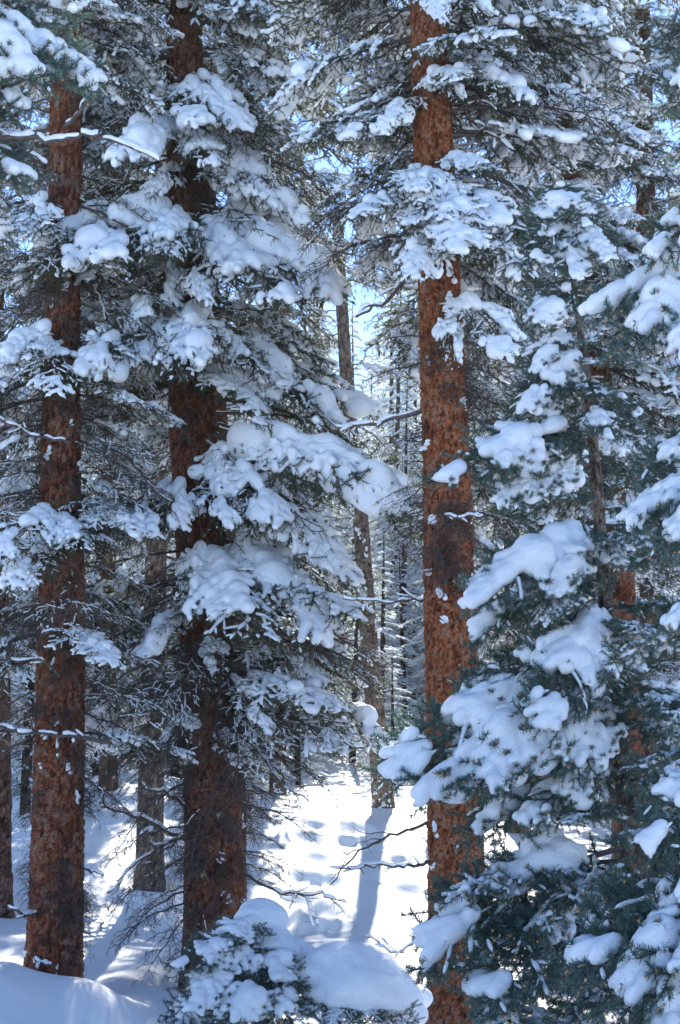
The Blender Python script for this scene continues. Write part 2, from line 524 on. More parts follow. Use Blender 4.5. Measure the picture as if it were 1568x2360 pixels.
def make_bough(key, seed, kind, L, load):
    rng = RS(seed)
    sh = shoots(rng, L, 'bare' if key[0] == 'bare' else kind)
    w = Geo()
    for P, r0, r1, o in sh:
        if o == 2 and kind not in ('twiggy', 'near') and rng.rand() < .3: continue
        tube(w, P, np.linspace(r0, r1, len(P)), 5 if o == 0 else 3)
    nd = Geo()
    mats = [M_NEEDLE]
    if kind == 'near':
        needles_geo(nd, sh, rng, 720, .031, .0034, tip0=.12)
        # tufts at the shoot tips, each round an orange bud
        bud = Geo()
        tips = [s_[0] for s_ in sh if s_[3] > 0 and rng.rand() < .45]
        for P in tips:
            d = P[-1] - P[-2]; d /= np.linalg.norm(d)
            Q = np.stack([P[-1] - d * .003, P[-1] + d * .004, P[-1] + d * .011])
            tube(nd, Q, np.array([.003, .0066, .001]), 5, 1)
        mats = [M_NEEDLE_N, M_BUD]
    elif kind == 'twiggy':
        needles_geo(nd, sh, rng, 22 if key[0] == 'bare' else 190, .019, .0032, mi=0)
        for P, r0, r1, o in sh:          # tufts of pale beard lichen
            if o == 1 and rng.rand() < .25:
                b = P[rng.randint(1, len(P))]
                for _ in range(4):
                    q = b + rng.normal(0, .008, 3)
                    tube(nd, np.stack([q, q + [0, 0, -.03], q + np.array([rng.normal(0, .01), rng.normal(0, .01), -.06])]), np.array([.004, .005, .001]), 3, 1)
        mats = [M_NEEDLE_T, M_LICHEN]
    else:
        needles_geo(nd, sh, rng, 380, .024, .0044, tip0=.1)
    sn = Geo()
    if kind == 'near':
        snow_tubes(sn, sh, rng, .08, .010, 6, (1, 2), .8)
    elif kind == 'twiggy':
        bare = key[0] == 'bare'
        snow_tubes(sn, sh, rng, .02 if bare else .5, .0085, 4, (0, 1), .7, 1)
        if not bare: snow_tubes(sn, sh, rng, .30, .0075, 4, (2,), .7, 1)
    else:
        snow_tubes(sn, sh, rng, .42, .0120, 5, (0, 1, 2), .7, 1)
    if load > 0:
        h = {'near': .0100, 'live': .0155, 'twiggy': .0155}[kind]
        V, F = pillow(sh, rng, L, load, h, 1.0 if kind != 'twiggy' else .4)
        sn.add(V, F)
    BOUGH[key] = (w.mesh('branch', M_TWIG), nd.mesh('needles', mats, False), sn.mesh('snow', [M_SNOW, M_SNOW_THIN]), L)


NV = dict(heavy=10, mid=6, twiggy=6, near=9, nearlight=4, bare=4)
for i in range(NV['heavy']): make_bough(('heavy', i), 100 + i, 'live', 1.5, (.95, 1.1, .8, 1.25)[i % 4])
for i in range(NV['mid']): make_bough(('mid', i), 200 + i, 'live', 1.5, .7)
for i in range(NV['twiggy']): make_bough(('twiggy', i), 300 + i, 'twiggy', 1.5, 0)
for i in range(NV['bare']): make_bough(('bare', i), 350 + i, 'twiggy', 1.5, 0)
for i in range(NV['near']): make_bough(('near', i), 400 + i, 'near', 1.0, 1.1 + .1 * (i % 3))
for i in range(NV['nearlight']): make_bough(('nearlight', i), 500 + i, 'near', 1.0, .5)
print('boughs', time.time() - T0)


# ------------------------------------------------------------------ object helpers
def empty(name, loc, label, cat, group=None):
    o = bpy.data.objects.new(name, None); col.objects.link(o)
    o.location = loc; o.empty_display_size = .3
    o['label'] = label; o['category'] = cat
    if group: o['group'] = group
    return o


def part(name, me, parent, M=None, label=None):
    o = bpy.data.objects.new(name, me); col.objects.link(o)
    if parent is not None: o.parent = parent
    if M is not None: o.matrix_basis = M
    if label: o['label'] = label
    if parent is not None and name in ('snow', 'needles', 'crown', 'dead_twigs'): o['kind'] = 'stuff'
    return o


def basis(root, tip, up, L0, wscale=1.0, hscale=None, flip=False):
    X = tip - root; ln = np.linalg.norm(X); X = X / ln
    Z = up - (up @ X) * X; Z /= np.linalg.norm(Z)
    Y = np.cross(Z, X)
    s = ln / L0
    hs = hscale if hscale else s
    M = Matrix.Identity(4)
    ys = s * wscale * (-1 if flip else 1)
    for r in range(3):
        M[r][0] = X[r] * s; M[r][1] = Y[r] * ys; M[r][2] = Z[r] * hs; M[r][3] = root[r]
    return M


def add_bough(tree, root, tip, key, up=(0, 0, 1), wscale=1.0, flip=False, hscale=None, label=None):
    w, nd, sn, L0 = BOUGH[key]
    base = np.array(tree.location)
    M = basis(np.asarray(root) - base, np.asarray(tip) - base, np.asarray(up, float), L0, wscale, hscale, flip)
    b = part('branch', w, tree, M, label)
    part('needles', nd, b)
    if sn: part('snow', sn, b)
    return b


class Trunk:
    """axis through picture points (px, py) at distance d (d may vary)"""
    def __init__(s, pts):      # (px, py, d, width_px)
        s.P = np.array([at(a, b, d) for a, b, d, w in pts])
        s.R = np.array([w / FPX * d * .5 for a, b, d, w in pts])
        o = np.argsort(s.P[:, 2]); s.P = s.P[o]; s.R = s.R[o]
    def at_z(s, z):
        z0, z1 = s.P[0, 2], s.P[-1, 2]
        if z > z1:
            k = (z - s.P[-2, 2]) / (z1 - s.P[-2, 2]); p = s.P[-2] + (s.P[-1] - s.P[-2]) * k
            return p, max(.03, s.R[-1] - (z - z1) * .014)
        if z < z0:
            k = (z - z0) / (s.P[1, 2] - z0); p = s.P[0] + (s.P[1] - s.P[0]) * k
            return p, s.R[0] * (1 + .1 * (z0 - z))
        return np.array([np.interp(z, s.P[:, 2], s.P[:, q]) for q in range(3)]), float(np.interp(z, s.P[:, 2], s.R))


def trunk_mesh(tr, z0, z1, base, mat, res=.016, seed=1, flake=.034, depth=.027):
    n = max(8, int((z1 - z0) / res))
    zs = np.linspace(z0, z1, n)
    C = np.array([tr.at_z(z)[0] for z in zs]); R = np.array([tr.at_z(z)[1] for z in zs])
    R *= 1 + .40 * np.exp(-(zs - z0) / .30) * (zs < z0 + 2)
    rm = R.mean()
    k = max(10, int(2 * PI * rm / res))
    ncell = max(5, int(2 * PI * rm / flake))
    th = np.arange(k) / k
    U = np.repeat((th * ncell)[None], n, 0); Vv = np.repeat((zs / (flake * 1.7))[:, None], k, 1)
    # gentle shear so rows of flakes do not line up
    Vv = Vv + .7 * vnoise(U * .9, Vv * .6, seed + 5) ; U = U + .8 * (vnoise(Vv * .8, Vv * 0 + 3, seed + 6) - .5)
    iu = np.floor(U); iv = np.floor(Vv)
    f1 = np.full(U.shape, 9.); f2 = np.full(U.shape, 9.); cell = np.zeros(U.shape)
    for a in (-1, 0, 1):
        for b in (-1, 0, 1):
            cu = iu + a; cv = iv + b; cw = np.mod(cu, ncell)
            du = cu + hash2(cw, cv, seed) - U; dv = cv + hash2(cw, cv, seed + 1) - Vv
            d = np.sqrt(du * du + dv * dv); rv = hash2(cw, cv, seed + 2)
            m = d < f1
            f2 = np.where(m, f1, np.minimum(f2, d)); cell = np.where(m, rv, cell); f1 = np.where(m, d, f1)
    edge = np.clip((f2 - f1) * 2.2, 0, 1)
    hgt = (edge ** .6) * (.35 + .65 * cell) * depth
    fl = .05 * (vnoise(th[None] * 6 + zs[:, None] * .3, zs[:, None] * .9 + th[None] * 0, seed + 9) - .5)
    RR = R[:, None] * (1 + fl) + hgt - depth * .5
    X = C[:, 0:1] + RR * np.cos(th * 2 * PI)[None] - base[0]
    Y = C[:, 1:2] + RR * np.sin(th * 2 * PI)[None] - base[1]
    Z = np.repeat(zs[:, None], k, 1) - base[2]
    V = np.stack([X, Y, Z], -1).reshape(-1, 3)
    i = np.arange(n - 1)[:, None] * k; j = np.arange(k)[None]; j2 = (j + 1) % k
    F = np.stack([i + j, i + j2, i + k + j2, i + k + j], -1).reshape(-1, 4)
    return mk_mesh('trunk', V, F, mat, True, None, {'cell': cell.ravel(), 'edge': edge.ravel()})


# ------------------------------------------------------------------ ground
def ground_z(x, y):
    x = np.asarray(x, float); y = np.asarray(y, float)
    yy = np.clip(y, -30, 400)
    z = np.where(yy < 12, -.45 + 0 * yy, -.45 + (yy - 12) * .080)
    s = np.clip((yy - 9) / 6, 0, 1); z = -.5 + (z + .5) * s * s * (3 - 2 * s) + 0
    z = z - .0012 * np.clip(yy - 55, 0, 400) * .5
    z = z + .5 * (vnoise(x * .16, y * .16, 11) - .5) * np.clip((yy - 8) / 12, .2, 1.6)
    z = z + .16 * (vnoise(x * .6 + 9, y * .6, 12) - .5) + .045 * (vnoise(x * 2.1, y * 2.1, 13) - .5) + .016 * (vnoise(x * 6.5, y * 6.5, 14) - .5)
    # bank in the shade left of the clearing
    z = z + .75 * np.exp(-((x + 3.2) / 2.2) ** 2 - ((y - 25) / 5.0) ** 2)
    # mound at the lower left, round the big trunk
    z = z + .55 * np.exp(-((x + 2.75) / .55) ** 2 - ((y - 12.9) / .9) ** 2)
    z = z + .26 * np.exp(-((x + 1.95) / .35) ** 2 - ((y - 13.2) / .4) ** 2)
    for wx, wy, wr in ((-2.50, 14.0, .34), (-2.36, 20.0, .30), (.76, 28.0, .30), (-1.18, 15.0, .40)):
        q = np.sqrt((x - wx) ** 2 + (y - wy) ** 2) / wr
        z = z - .17 * np.exp(-q * q) + .05 * np.exp(-(q - 2.0) ** 2 * 2.5)
    return z


def build_ground():
    ys = np.concatenate([np.linspace(-20, 8, 30), np.linspace(8.1, 34, 430), 34 + np.cumsum(np.linspace(.08, 6.5, 110))])
    xs_in = np.linspace(-9, 9, 290)
    ex = 9 + np.cumsum(np.linspace(.08, 6, 60))
    xs = np.concatenate([-ex[::-1], xs_in, ex])
    X, Y = np.meshgrid(xs, ys)
    Z = ground_z(X, Y)
    # footprints in the sunlit snow
    rng = RS(5)
    FP = [(725, 1905, 0), (712, 1940, 0), (800, 1945, 0), (735, 1985, 0), (700, 2030, 0), (760, 2040, 0), (690, 2085, 0), (735, 2105, 0), (700, 2150, 0), (770, 2140, 0), (925, 1990, 0), (945, 2060, 0),
          (640, 2105, 0), (660, 2135, 0), (820, 1915, 0), (780, 2190, 0)]
    for px, py, _ in FP:
        d = 14.0
        for d in np.arange(14, 32, .1):
            p = at(px, py, d)
            if ground_z(p[0], p[1]) >= p[2]: break
        w = rng.uniform(.16, .26)
        e = ((X - p[0]) / w) ** 2 + ((Y - p[1]) / (w * 1.5)) ** 2
        Z -= .10 * np.exp(-e * e) - .03 * np.exp(-(np.sqrt(e) - 1.35) ** 2 * 8)
    n, m = X.shape
    V = np.stack([X, Y, Z], -1).reshape(-1, 3)
    i = np.arange(n - 1)[:, None] * m; j = np.arange(m - 1)[None]
    F = np.stack([i + j, i + j + 1, i + m + j + 1, i + m + j], -1).reshape(-1, 4)
    o = part('snow_ground', mk_mesh('snow_ground', V, F, M_SNOWG), None)
    o['kind'] = 'structure'


build_ground()


# ------------------------------------------------------------------ big and middle trees
TW = [0]


def fill(tree, tr, seed, z0, z1, n, rlen, kinds, droop=(.15, .6), az=(0, 360), avoid=None):
    """fills a length of trunk with boughs; rlen(z) gives the reach"""
    rng = RS(seed)
    for i in range(n):
        z = z0 + (z1 - z0) * (i + rng.rand()) / n
        p, r = tr.at_z(z)
        for _ in range(8):
            a = math.radians(rng.uniform(*az))
            if avoid is None or not avoid(z, math.degrees(a) % 360): break
        ln = rlen(z) * rng.uniform(.65, 1.15)
        dz = -ln * rng.uniform(*droop)
        d = np.array([math.cos(a), math.sin(a), 0])
        root = p + d * r * .8
        tip = root + d * ln + np.array([0, 0, dz])
        k = kinds[rng.randint(len(kinds))]
        up = np.array([0, 0, 1.]) + rng.normal(0, .15, 3)
        add_bough(tree, root, tip, (k, rng.randint(NV[k])), up, rng.uniform(.8, 1.15), rng.rand() < .5)


def hero(tree, tr, ry, tx, ty, dy, key, tilt=.5, w=1.0, hs=None, flip=False, label=None):
    """a bough from the trunk at picture height ry to a tip seen at (tx, ty), dy metres nearer than the trunk"""
    D = float(tree['_d'])
    zr = at(784, ry, D)[2]
    p, r = tr.at_z(zr)
    tip = at(tx, ty, D - dy)
    d = tip - p; d[2] = 0; d /= np.linalg.norm(d) + 1e-6
    root = p + d * r * .7
    up = np.array([0, -tilt, 1.0])
    L0 = BOUGH[key][3]
    return add_bough(tree, root, tip, key, up, w, flip, hs, label)


def twigs_mesh(seed):
    rng = RS(seed); g = Geo()
    for i in range(26):
        L = rng.uniform(.15, .5)
        a = rng.uniform(-1.2, 1.2); n = 6
        d = np.array([math.cos(a), math.sin(a), rng.uniform(-.5, .3)])
        P = [np.array([0, rng.normal(0, .05), rng.normal(0, .12)])]
        for k in range(n - 1):
            P.append(P[-1] + d * L / (n - 1)); d = d + rng.normal(0, .28, 3) + [0, 0, -.12]; d /= np.linalg.norm(d)
        P = np.array(P)
        tube(g, P, np.linspace(.0045, .0015, n), 3)
        for _ in range(4):
            q = rng.randint(1, n - 1); e = rng.normal(size=3); e[2] -= .3; e /= np.linalg.norm(e)
            tube(g, np.stack([P[q], P[q] + e * .05, P[q] + e * .09 + [0, 0, -.03]]), np.array([.0025, .002, .001]), 3)
    return g.mesh('dead_twigs', M_TWIG)


TWIGS = [twigs_mesh(900 + i) for i in range(4)]


def lump_mesh(seed):
    rng = RS(seed)
    C = rng.normal(0, 1, (9, 3)) * [.008, .02, .045]; R = rng.uniform(.012, .028, 9)
    V, F = blob_mesh(C, R, .007, .9, .3, rng)
    return mk_mesh('snow_patch', V, F, M_SNOW)


LUMPS = [lump_mesh(950 + i) for i in range(5)]


def dress(tree, tr, seed, z0, z1, ntw, nlump, s=1.0):
    """dead twigs and stuck snow on the bark"""
    rng = RS(seed); base = np.array(tree.location)
    for i in range(ntw + nlump):
        z = rng.uniform(z0, z1); p, r = tr.at_z(z)
        a = math.radians(rng.uniform(180, 360))
        d = np.array([math.cos(a), math.sin(a), 0]); q = p + d * (r - .01) - base
        if i < ntw:
            M = Matrix.Translation(q) @ Matrix.Rotation(a, 4, 'Z') @ Matrix.Scale(rng.uniform(.6, 1.1) * s, 4)
            part('dead_twigs', TWIGS[rng.randint(4)], tree, M)
        else:
            M = Matrix.Translation(q + d * .012) @ Matrix.Rotation(a, 4, 'Z') @ Matrix.Rotation(rng.uniform(-.8, .8), 4, 'X') @ Matrix.Diagonal((.8 * s, rng.uniform(.3, 1.1) * s, rng.uniform(.3, 1.2) * s, 1))
            part('snow_patch', LUMPS[rng.randint(5)], tree, M)


def stub(tree, pts, d, r0=.02, r1=.006, snow=True, side=3, seed=0, label=None):
    """a bare dead limb through picture points"""
    rng = RS(seed); base = np.array(tree.location)
    K = np.array([at(a, b, d - k) for a, b, k in pts]) - base
    t = np.linspace(0, len(K) - 1, len(K) * 4)
    P = np.stack([np.interp(t, np.arange(len(K)), K[:, q]) for q in range(3)], 1)
    P[1:-1] += rng.normal(0, .008, (len(P) - 2, 3))
    g = Geo(); tube(g, P, np.linspace(r0, r1, len(P)), 6)
    L = np.linalg.norm(np.diff(P, axis=0), axis=1).sum()
    subs = [(P, r0, r1, 1)]
    for i in range(side):
        q = rng.randint(2, len(P) - 1); T = P[q] - P[q - 1]; T /= np.linalg.norm(T)
        e = T + rng.normal(0, .6, 3); e /= np.linalg.norm(e); l = L * rng.uniform(.12, .32); n = 6
        Q = [P[q]]
        for _ in range(n - 1):
            Q.append(Q[-1] + e * l / (n - 1)); e = e + rng.normal(0, .22, 3); e /= np.linalg.norm(e)
        Q = np.array(Q); tube(g, Q, np.linspace(r1 * 1.2, .0015, n), 4); subs.append((Q, r1, .002, 2))
        for _ in range(3):
            w = rng.randint(1, n - 1); e2 = rng.normal(size=3); e2 /= np.linalg.norm(e2)
            tube(g, np.stack([Q[w], Q[w] + e2 * l * .15, Q[w] + e2 * l * .3 + rng.normal(0, .01, 3)]), np.array([.003, .002, .001]), 3)
    b = part('dead_branch', g.mesh('dead_branch', M_TWIG), tree, None, label)
    if snow:
        s = Geo(); snow_tubes(s, subs, rng, .85, max(.012, r0 * .8), 6, (1, 2), .9)
        if s.v: part('snow', s.mesh('snow', M_SNOW), b)
    return b


def new_tree(name, tr, D, label, mat, zt, group=None, res=.016, seed=1, flake=.034, depth=.027):
    g0 = tr.P[0]
    p = tr.at_z(float(ground_z(g0[0], g0[1])))[0]
    gz = float(ground_z(p[0], p[1]))
    p = tr.at_z(gz)[0]
    base = np.array([p[0], p[1], gz])
    t = empty(name, base, label, 'tree', group)
    t['_d'] = D
    part('trunk', trunk_mesh(tr, gz - .15, zt, base, mat, res, seed, flake, depth), t)
    return t, gz


H = 'heavy'
# --- the red-barked tree right of the middle
DR = 13.0
trR = Trunk([(1062, 2340, DR, 138), (1052, 2000, DR, 128), (1045, 1700, DR, 124), (1038, 1400, DR, 120), (1030, 1100, DR, 112), (1015, 700, DR, 101), (1002, 400, DR, 95), (990, 100, DR, 88), (982, -100, DR, 82)])
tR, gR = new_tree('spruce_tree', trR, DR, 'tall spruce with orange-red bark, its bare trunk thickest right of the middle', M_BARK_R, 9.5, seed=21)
z_of = lambda py, D: at(784, py, D)[2]
fill(tR, trR, 31, z_of(560, DR), z_of(-120, DR), 34, lambda z: 1.5, ['mid', 'twiggy', 'mid'], az=(-30, 90))
fill(tR, trR, 36, z_of(560, DR), z_of(-120, DR), 26, lambda z: 1.0, ['mid', 'twiggy', 'mid'], az=(90, 200))
fill(tR, trR, 32, z_of(530, DR), z_of(400, DR), 8, lambda z: 1.0, ['mid'], az=(225, 315), droop=(.4, .9))
fill(tR, trR, 33, z_of(1450, DR), z_of(560, DR), 26, lambda z: 1.1, ['mid', 'twiggy', 'twiggy'], az=(-20, 90))
fill(tR, trR, 37, z_of(1300, DR), z_of(560, DR), 8, lambda z: .6, ['bare', 'twiggy'], az=(90, 200))
fill(tR, trR, 34, 7.4, 10.5, 26, lambda z: 1.2, ['mid'])
for a in [(140, 1150, 150, .45, 5, .6, .8), (170, 1230, 235, .6, 1, .7, .8), (170, 1420, 290, .3, 2, .6, .8), (200, 1060, 230, .6, 7, .8, .7),
          (250, 800, 320, .6, 3, .7, .7), (235, 900, 290, .5, 6, .6, .6), (290, 690, 330, .2, 4, .6, .8), (380, 1150, 395, .8, 8, .5, .8),
          (420, 960, 440, 1.0, 0, .5, .7), (440, 1200, 560, .9, 9, .7, 1.1), (470, 1060, 580, 1.2, 5, .8, 1.1), (400, 905, 430, .6, 2, .4, .6),
          (680, 1190, 825, .8, 3, 1.2, .8), (740, 1050, 845, .7, 7, 1.2, .5), (500, 1195, 640, .8, 1, 1.0, .9), (450, 1130, 540, .9, 4, 1.0, .8), (-10, 1010, 50, .8, 6, .6, .6), (0, 1130, 40, .6, 7, .6, .8),
          (870, 900, 760, -.2, 2, .3, .7), (1230, 1215, 1330, -.5, 4, .4, .7)]:
    hero(tR, trR, a[0], a[1], a[2], a[3], (H, a[4]), a[5] * .7, a[6], flip=a[4] % 2)
dress(tR, trR, 41, z_of(1400, DR), z_of(620, DR), 11, 8)
dress(tR, trR, 42, z_of(2300, DR), z_of(700, DR), 4, 16, .7)
stub(tR, [(985, 1895, .1), (900, 1925, .3), (830, 1960, .4), (760, 2040, .5)], DR, .014, .004, False, 6, 1)
stub(tR, [(985, 1985, .1), (930, 2000, .3), (880, 1990, .5), (790, 2010, .6)], DR, .016, .004, True, 7, 2)
stub(tR, [(990, 2110, .1), (960, 2160, .3), (930, 2195, .3), (860, 2180, .4)], DR, .012, .003, True, 6, 3)
stub(tR, [(1085, 2040, .0), (1150, 2030, .1), (1215, 2035, .2)], DR, .012, .006, True, 5, 4)
stub(tR, [(1060, 1330, .2), (1085, 1345, .3), (1125, 1370, .35)], DR, .022, .014, True, 2, 5)
stub(tR, [(1100, 1435, .0), (1150, 1440, .1)], DR, .03, .02, True, 2, 6)
stub(tR, [(1010, 1185, .3), (1060, 1195, .5), (1125, 1190, .6)], DR, .012, .006, True, 5, 7)
stub(tR, [(985, 1380, .0), (900, 1390, .1), (790, 1380, .2)], DR, .012, .005, True, 4, 8)
stub(tR, [(975, 945, .0), (880, 975, -.1), (780, 985, -.2)], DR, .022, .010, True, 5, 9)
stub(tR, [(965, 600, .0), (900, 690, -.1), (820, 730, -.2)], DR, .022, .010, True, 5, 10)
stub(tR, [(1060, 300, .0), (1120, 305, .1), (1190, 350, .2)], DR, .022, .010, True, 6, 11)

# --- the brown-barked tree left of the middle
DC = 15.0
trC = Trunk([(494, 2150, DC, 135), (492, 1900, DC, 132), (482, 1500, DC, 128), (462, 1200, DC, 118), (446, 1000, DC, 112), (438, 750, DC, 106), (428, 300, DC, 92), (424, 0, DC, 86), (422, -150, DC, 80)])
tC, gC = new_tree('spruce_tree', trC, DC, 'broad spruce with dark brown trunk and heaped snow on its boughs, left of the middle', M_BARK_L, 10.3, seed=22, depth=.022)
fill(tC, trC, 51, z_of(1640, DC), z_of(-150, DC), 62, lambda z: 1.5, ['mid', 'twiggy', 'bare', 'mid'], az=(-40, 220))
fill(tC, trC, 58, z_of(1000, DC), z_of(-100, DC), 14, lambda z: 1.6, ['mid', 'twiggy'], az=(170, 225), droop=(.2, .5))
fill(tC, trC, 59, z_of(1400, DC), z_of(0, DC), 16, lambda z: 1.5, ['mid', 'twiggy'], az=(-45, 0), droop=(.3, .7))
fill(tC, trC, 52, z_of(1750, DC), z_of(1000, DC), 26, lambda z: 1.0, ['bare', 'twiggy', 'bare'], az=(180, 360), droop=(.3, .9), avoid=lambda z, a: 255 < a < 290)
fill(tC, trC, 54, z_of(900, DC), z_of(-150, DC), 34, lambda z: 1.25, ['twiggy', 'mid'], az=(190, 350), droop=(.2, .8), avoid=lambda z, a: 235 < a < 305)
fill(tC, trC, 53, 8.2, 12, 30, lambda z: 1.3, ['mid'])
fill(tC, trC, 55, z_of(2150, DC), z_of(1750, DC), 6, lambda z: .8, ['bare'], az=(200, 350), droop=(.4, 1.0))
fill(tC, trC, 56, z_of(1780, DC), z_of(1350, DC), 24, lambda z: .9, ['bare'], az=(150, 390), droop=(.2, 1.1))
fill(tC, trC, 60, z_of(2080, DC), z_of(1780, DC), 9, lambda z: .55, ['bare'], az=(-40, 30), droop=(.1, .7))
for k_, (a_, b_, c_, e_) in enumerate([(2040, 260, 2190, .6), (2060, 330, 2260, .8), (2030, 300, 2120, .4), (2070, 400, 2280, 1.0), (1900, 240, 1990, .3), (1960, 700, 2010, .2), (1850, 740, 1940, .3)]):
    hero(tC, trC, a_, b_, c_, e_, ('bare', k_ % 4), .3, .8, flip=k_ % 2)
fill(tC, trC, 57, z_of(1620, DC), z_of(1400, DC), 12, lambda z: 1.45, ['mid', 'twiggy', 'bare'], az=(-40, 20), droop=(.25, .55))
for a in [(180, 565, 300, .9, 0, .8, .9), (215, 470, 290, 1.1, 3, .8, 1.0), (325, 270, 375, 1.4, 1, .8, .9), (320, 490, 385, 1.1, 4, .7, .8), (260, 200, 300, .4, 9, .5, .7),
          (400, 345, 455, .8, 2, .7, .7), (380, 640, 480, .8, 5, .6, .8), (390, 735, 530, .7, 7, .8, .8), (515, 110, 630, 1.45, 7, .9, .9), (505, 250, 600, 1.5, 3, .9, 1.0), (520, 380, 590, 1.6, 8, .9, .8), (780, 215, 870, 1.3, 3, .9, .8), (770, 420, 860, 1.6, 7, .9, .9), (1130, 340, 1240, 1.3, 3, .8, .7), (1470, 505, 1560, .45, 7, 1.0, 1.0), (1670, 560, 1765, .4, 3, 1.0, 1.0), (1640, 375, 1725, .4, 7, 1.0, .9), (1400, 310, 1530, .8, 1, .8, .7), (1550, 620, 1690, .6, 5, .8, .7),
          (470, 50, 640, 1.2, 9, .9, .9), (520, 780, 690, 1.0, 1, 1.0, 1.1), (530, 660, 700, 1.3, 4, 1.0, 1.0), (600, 330, 735, .9, 3, .7, .8), (650, 470, 700, 1.2, 6, .6, .6),
          (730, 320, 835, 1.1, 0, .7, .9), (735, 430, 850, 1.5, 2, .9, .9), (745, 190, 860, 1.4, 5, .8, .8), (750, 600, 860, .9, 8, .6, .8),
          (800, 790, 1010, .6, 7, .7, .8), (850, 720, 940, .5, 9, .7, .8), (820, 880, 960, .0, 3, .4, .7),
          (1010, 930, 1125, 1.2, 4, .9, .7), (1060, 1005, 1195, 1.3, 1, .9, .5), (1020, 650, 1210, .9, 0, .8, 1.0), (1080, 810, 1345, .6, 6, .8, 1.0), (1110, 260, 1250, .8, 2, .5, .6), (1120, 530, 1215, 1.1, 5, .6, .7),
          (1240, 760, 1480, .8, 1, 1.0, 1.2), (1260, 600, 1480, 1.3, 8, 1.0, 1.2), (1270, 430, 1400, .9, 7, .7, .7), (1080, 1005, 1190, .8, 9, .8, .6),
          (60, 620, 90, .5, 2, .6, .7), (130, 700, 200, .4, 5, .6, .8), (120, 700, 250, .2, 8, .5, .8), (330, 620, 400, .3, 1, .5, .8)]:
    hero(tC, trC, a[0], a[1], a[2], a[3] + .2, (H, a[4]), a[5] * .55, a[6] * .8, flip=(a[4] + a[1]) % 2)
dress(tC, trC, 43, z_of(2080, DC), z_of(1480, DC), 44, 8, .8)
dress(tC, trC, 44, z_of(1480, DC), z_of(300, DC), 24, 6)
pass
stub(tC, [(430, 1935, .1), (330, 1890, .3), (230, 1850, .4)], DC, .022, .012, True, 7, 12)
stub(tC, [(430, 1860, .1), (380, 1825, .3), (330, 1815, .4)], DC, .018, .010, True, 3, 13)
stub(tC, [(430, 1925, .1), (370, 1950, .3), (300, 2000, .4), (260, 2060, .4)], DC, .018, .008, True, 8, 14)
stub(tC, [(560, 2010, .0), (650, 2060, .1), (740, 2060, .2), (800, 2080, .2)], DC, .018, .005, True, 8, 15)

# --- its twin trunk behind
DT = 16.2
trT = Trunk([(538, 2150, DT, 58), (538, 1900, DT, 58), (530, 1500, DT, 60), (500, 1000, DT, 54), (482, 700, DT, 50), (470, 300, DT, 46)])
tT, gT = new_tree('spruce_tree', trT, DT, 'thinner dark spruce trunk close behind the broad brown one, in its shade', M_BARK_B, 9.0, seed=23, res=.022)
fill(tT, trT, 61, z_of(1600, DT), z_of(0, DT), 12, lambda z: 1.1, ['twiggy', 'mid'], az=(-70, 250))
dress(tT, trT, 45, z_of(2080, DT), z_of(1500, DT), 12, 4)

# --- the big tree at the left
DL = 14.0
trL = Trunk([(118, 2340, DL, 128), (128, 2100, DL, 120), (138, 1700, DL, 114), (142, 1400, DL, 108), (140, 1100, DL, 92), (142, 800, DL, 84), (150, 500, DL, 80), (153, 200, DL, 76), (154, 0, DL, 72)])
tL, gL = new_tree('spruce_tree', trL, DL, 'spruce with rusty flaking bark near the left edge, footed in a snow mound', M_BARK_L, 9.5, seed=24)
fill(tL, trL, 71, z_of(1700, DL), z_of(-100, DL), 36, lambda z: .95, ['twiggy', 'mid', 'twiggy'], az=(-30, 90))
fill(tL, trL, 74, z_of(1700, DL), z_of(-100, DL), 34, lambda z: 1.3, ['twiggy', 'mid', 'twiggy'], az=(90, 215))
fill(tL, trL, 72, z_of(1450, DL), z_of(430, DL), 36, lambda z: .95, ['twiggy', 'bare', 'mid'], az=(180, 360), droop=(.2, .9))
fill(tL, trL, 73, 7.6, 11, 20, lambda z: 1.1, ['mid'])
for a in [(450, 20, 560, .7, 3, .6, .8), (760, -20, 850, .7, 1, .6, .7), (790, 60, 830, .8, 4, .5, .6), (1170, -10, 1290, 1.0, 5, .6, .9), (1200, 190, 1270, 1.1, 8, .6, .7), (1230, 30, 1370, 1.0, 2, .7, .9),
          (20, 30, 60, .4, 0, .5, .7), (30, 260, 20, .5, 7, .5, .7), (1000, -30, 1060, .4, 9, .5, .7), (620, 300, 600, .2, 6, .4, .6)]:
    hero(tL, trL, a[0], a[1], a[2], a[3], (H, a[4]), a[5], a[6], flip=a[4] % 2)
fill(tL, trL, 75, z_of(1800, DL), z_of(1350, DL), 14, lambda z: .7, ['bare'], az=(-40, 220), droop=(.2, .8))
dress(tL, trL, 46, z_of(2300, DL), z_of(1300, DL), 34, 12, .75)
dress(tL, trL, 47, z_of(1300, DL), z_of(100, DL), 22, 8)
stub(tL, [(95, 2100, .1), (60, 2110, .3), (15, 2090, .4)], DL, .018, .012, True, 3, 16)
stub(tL, [(60, 2200, .0), (90, 2215, .3), (120, 2225, .4)], DL, .02, .010, True, 3, 17)
stub(tL, [(140, 1560, .3), (100, 1520, .4), (0, 1522, .5)], DL, .013, .008, True, 2, 18)
stub(tL, [(250, 1710, .3), (160, 1695, .4), (50, 1690, .5), (-30, 1660, .5)], DL, .022, .010, True, 6, 19)
stub(tL, [(185, 2000, .1), (215, 2010, .2), (240, 2015, .2)], DL, .012, .005, True, 2, 20)
stub(tL, [(180, 2140, .1), (215, 2160, .2)], DL, .008, .004, False, 1, 21)
stub(tL, [(160, 1020, .3), (60, 1000, .4), (-30, 950, .5)], DL, .016, .010, True, 5, 22)
stub(tL, [(150, 290, .3), (190, 250, .5), (210, 210, .6)], DL, .022, .012, True, 2, 23)

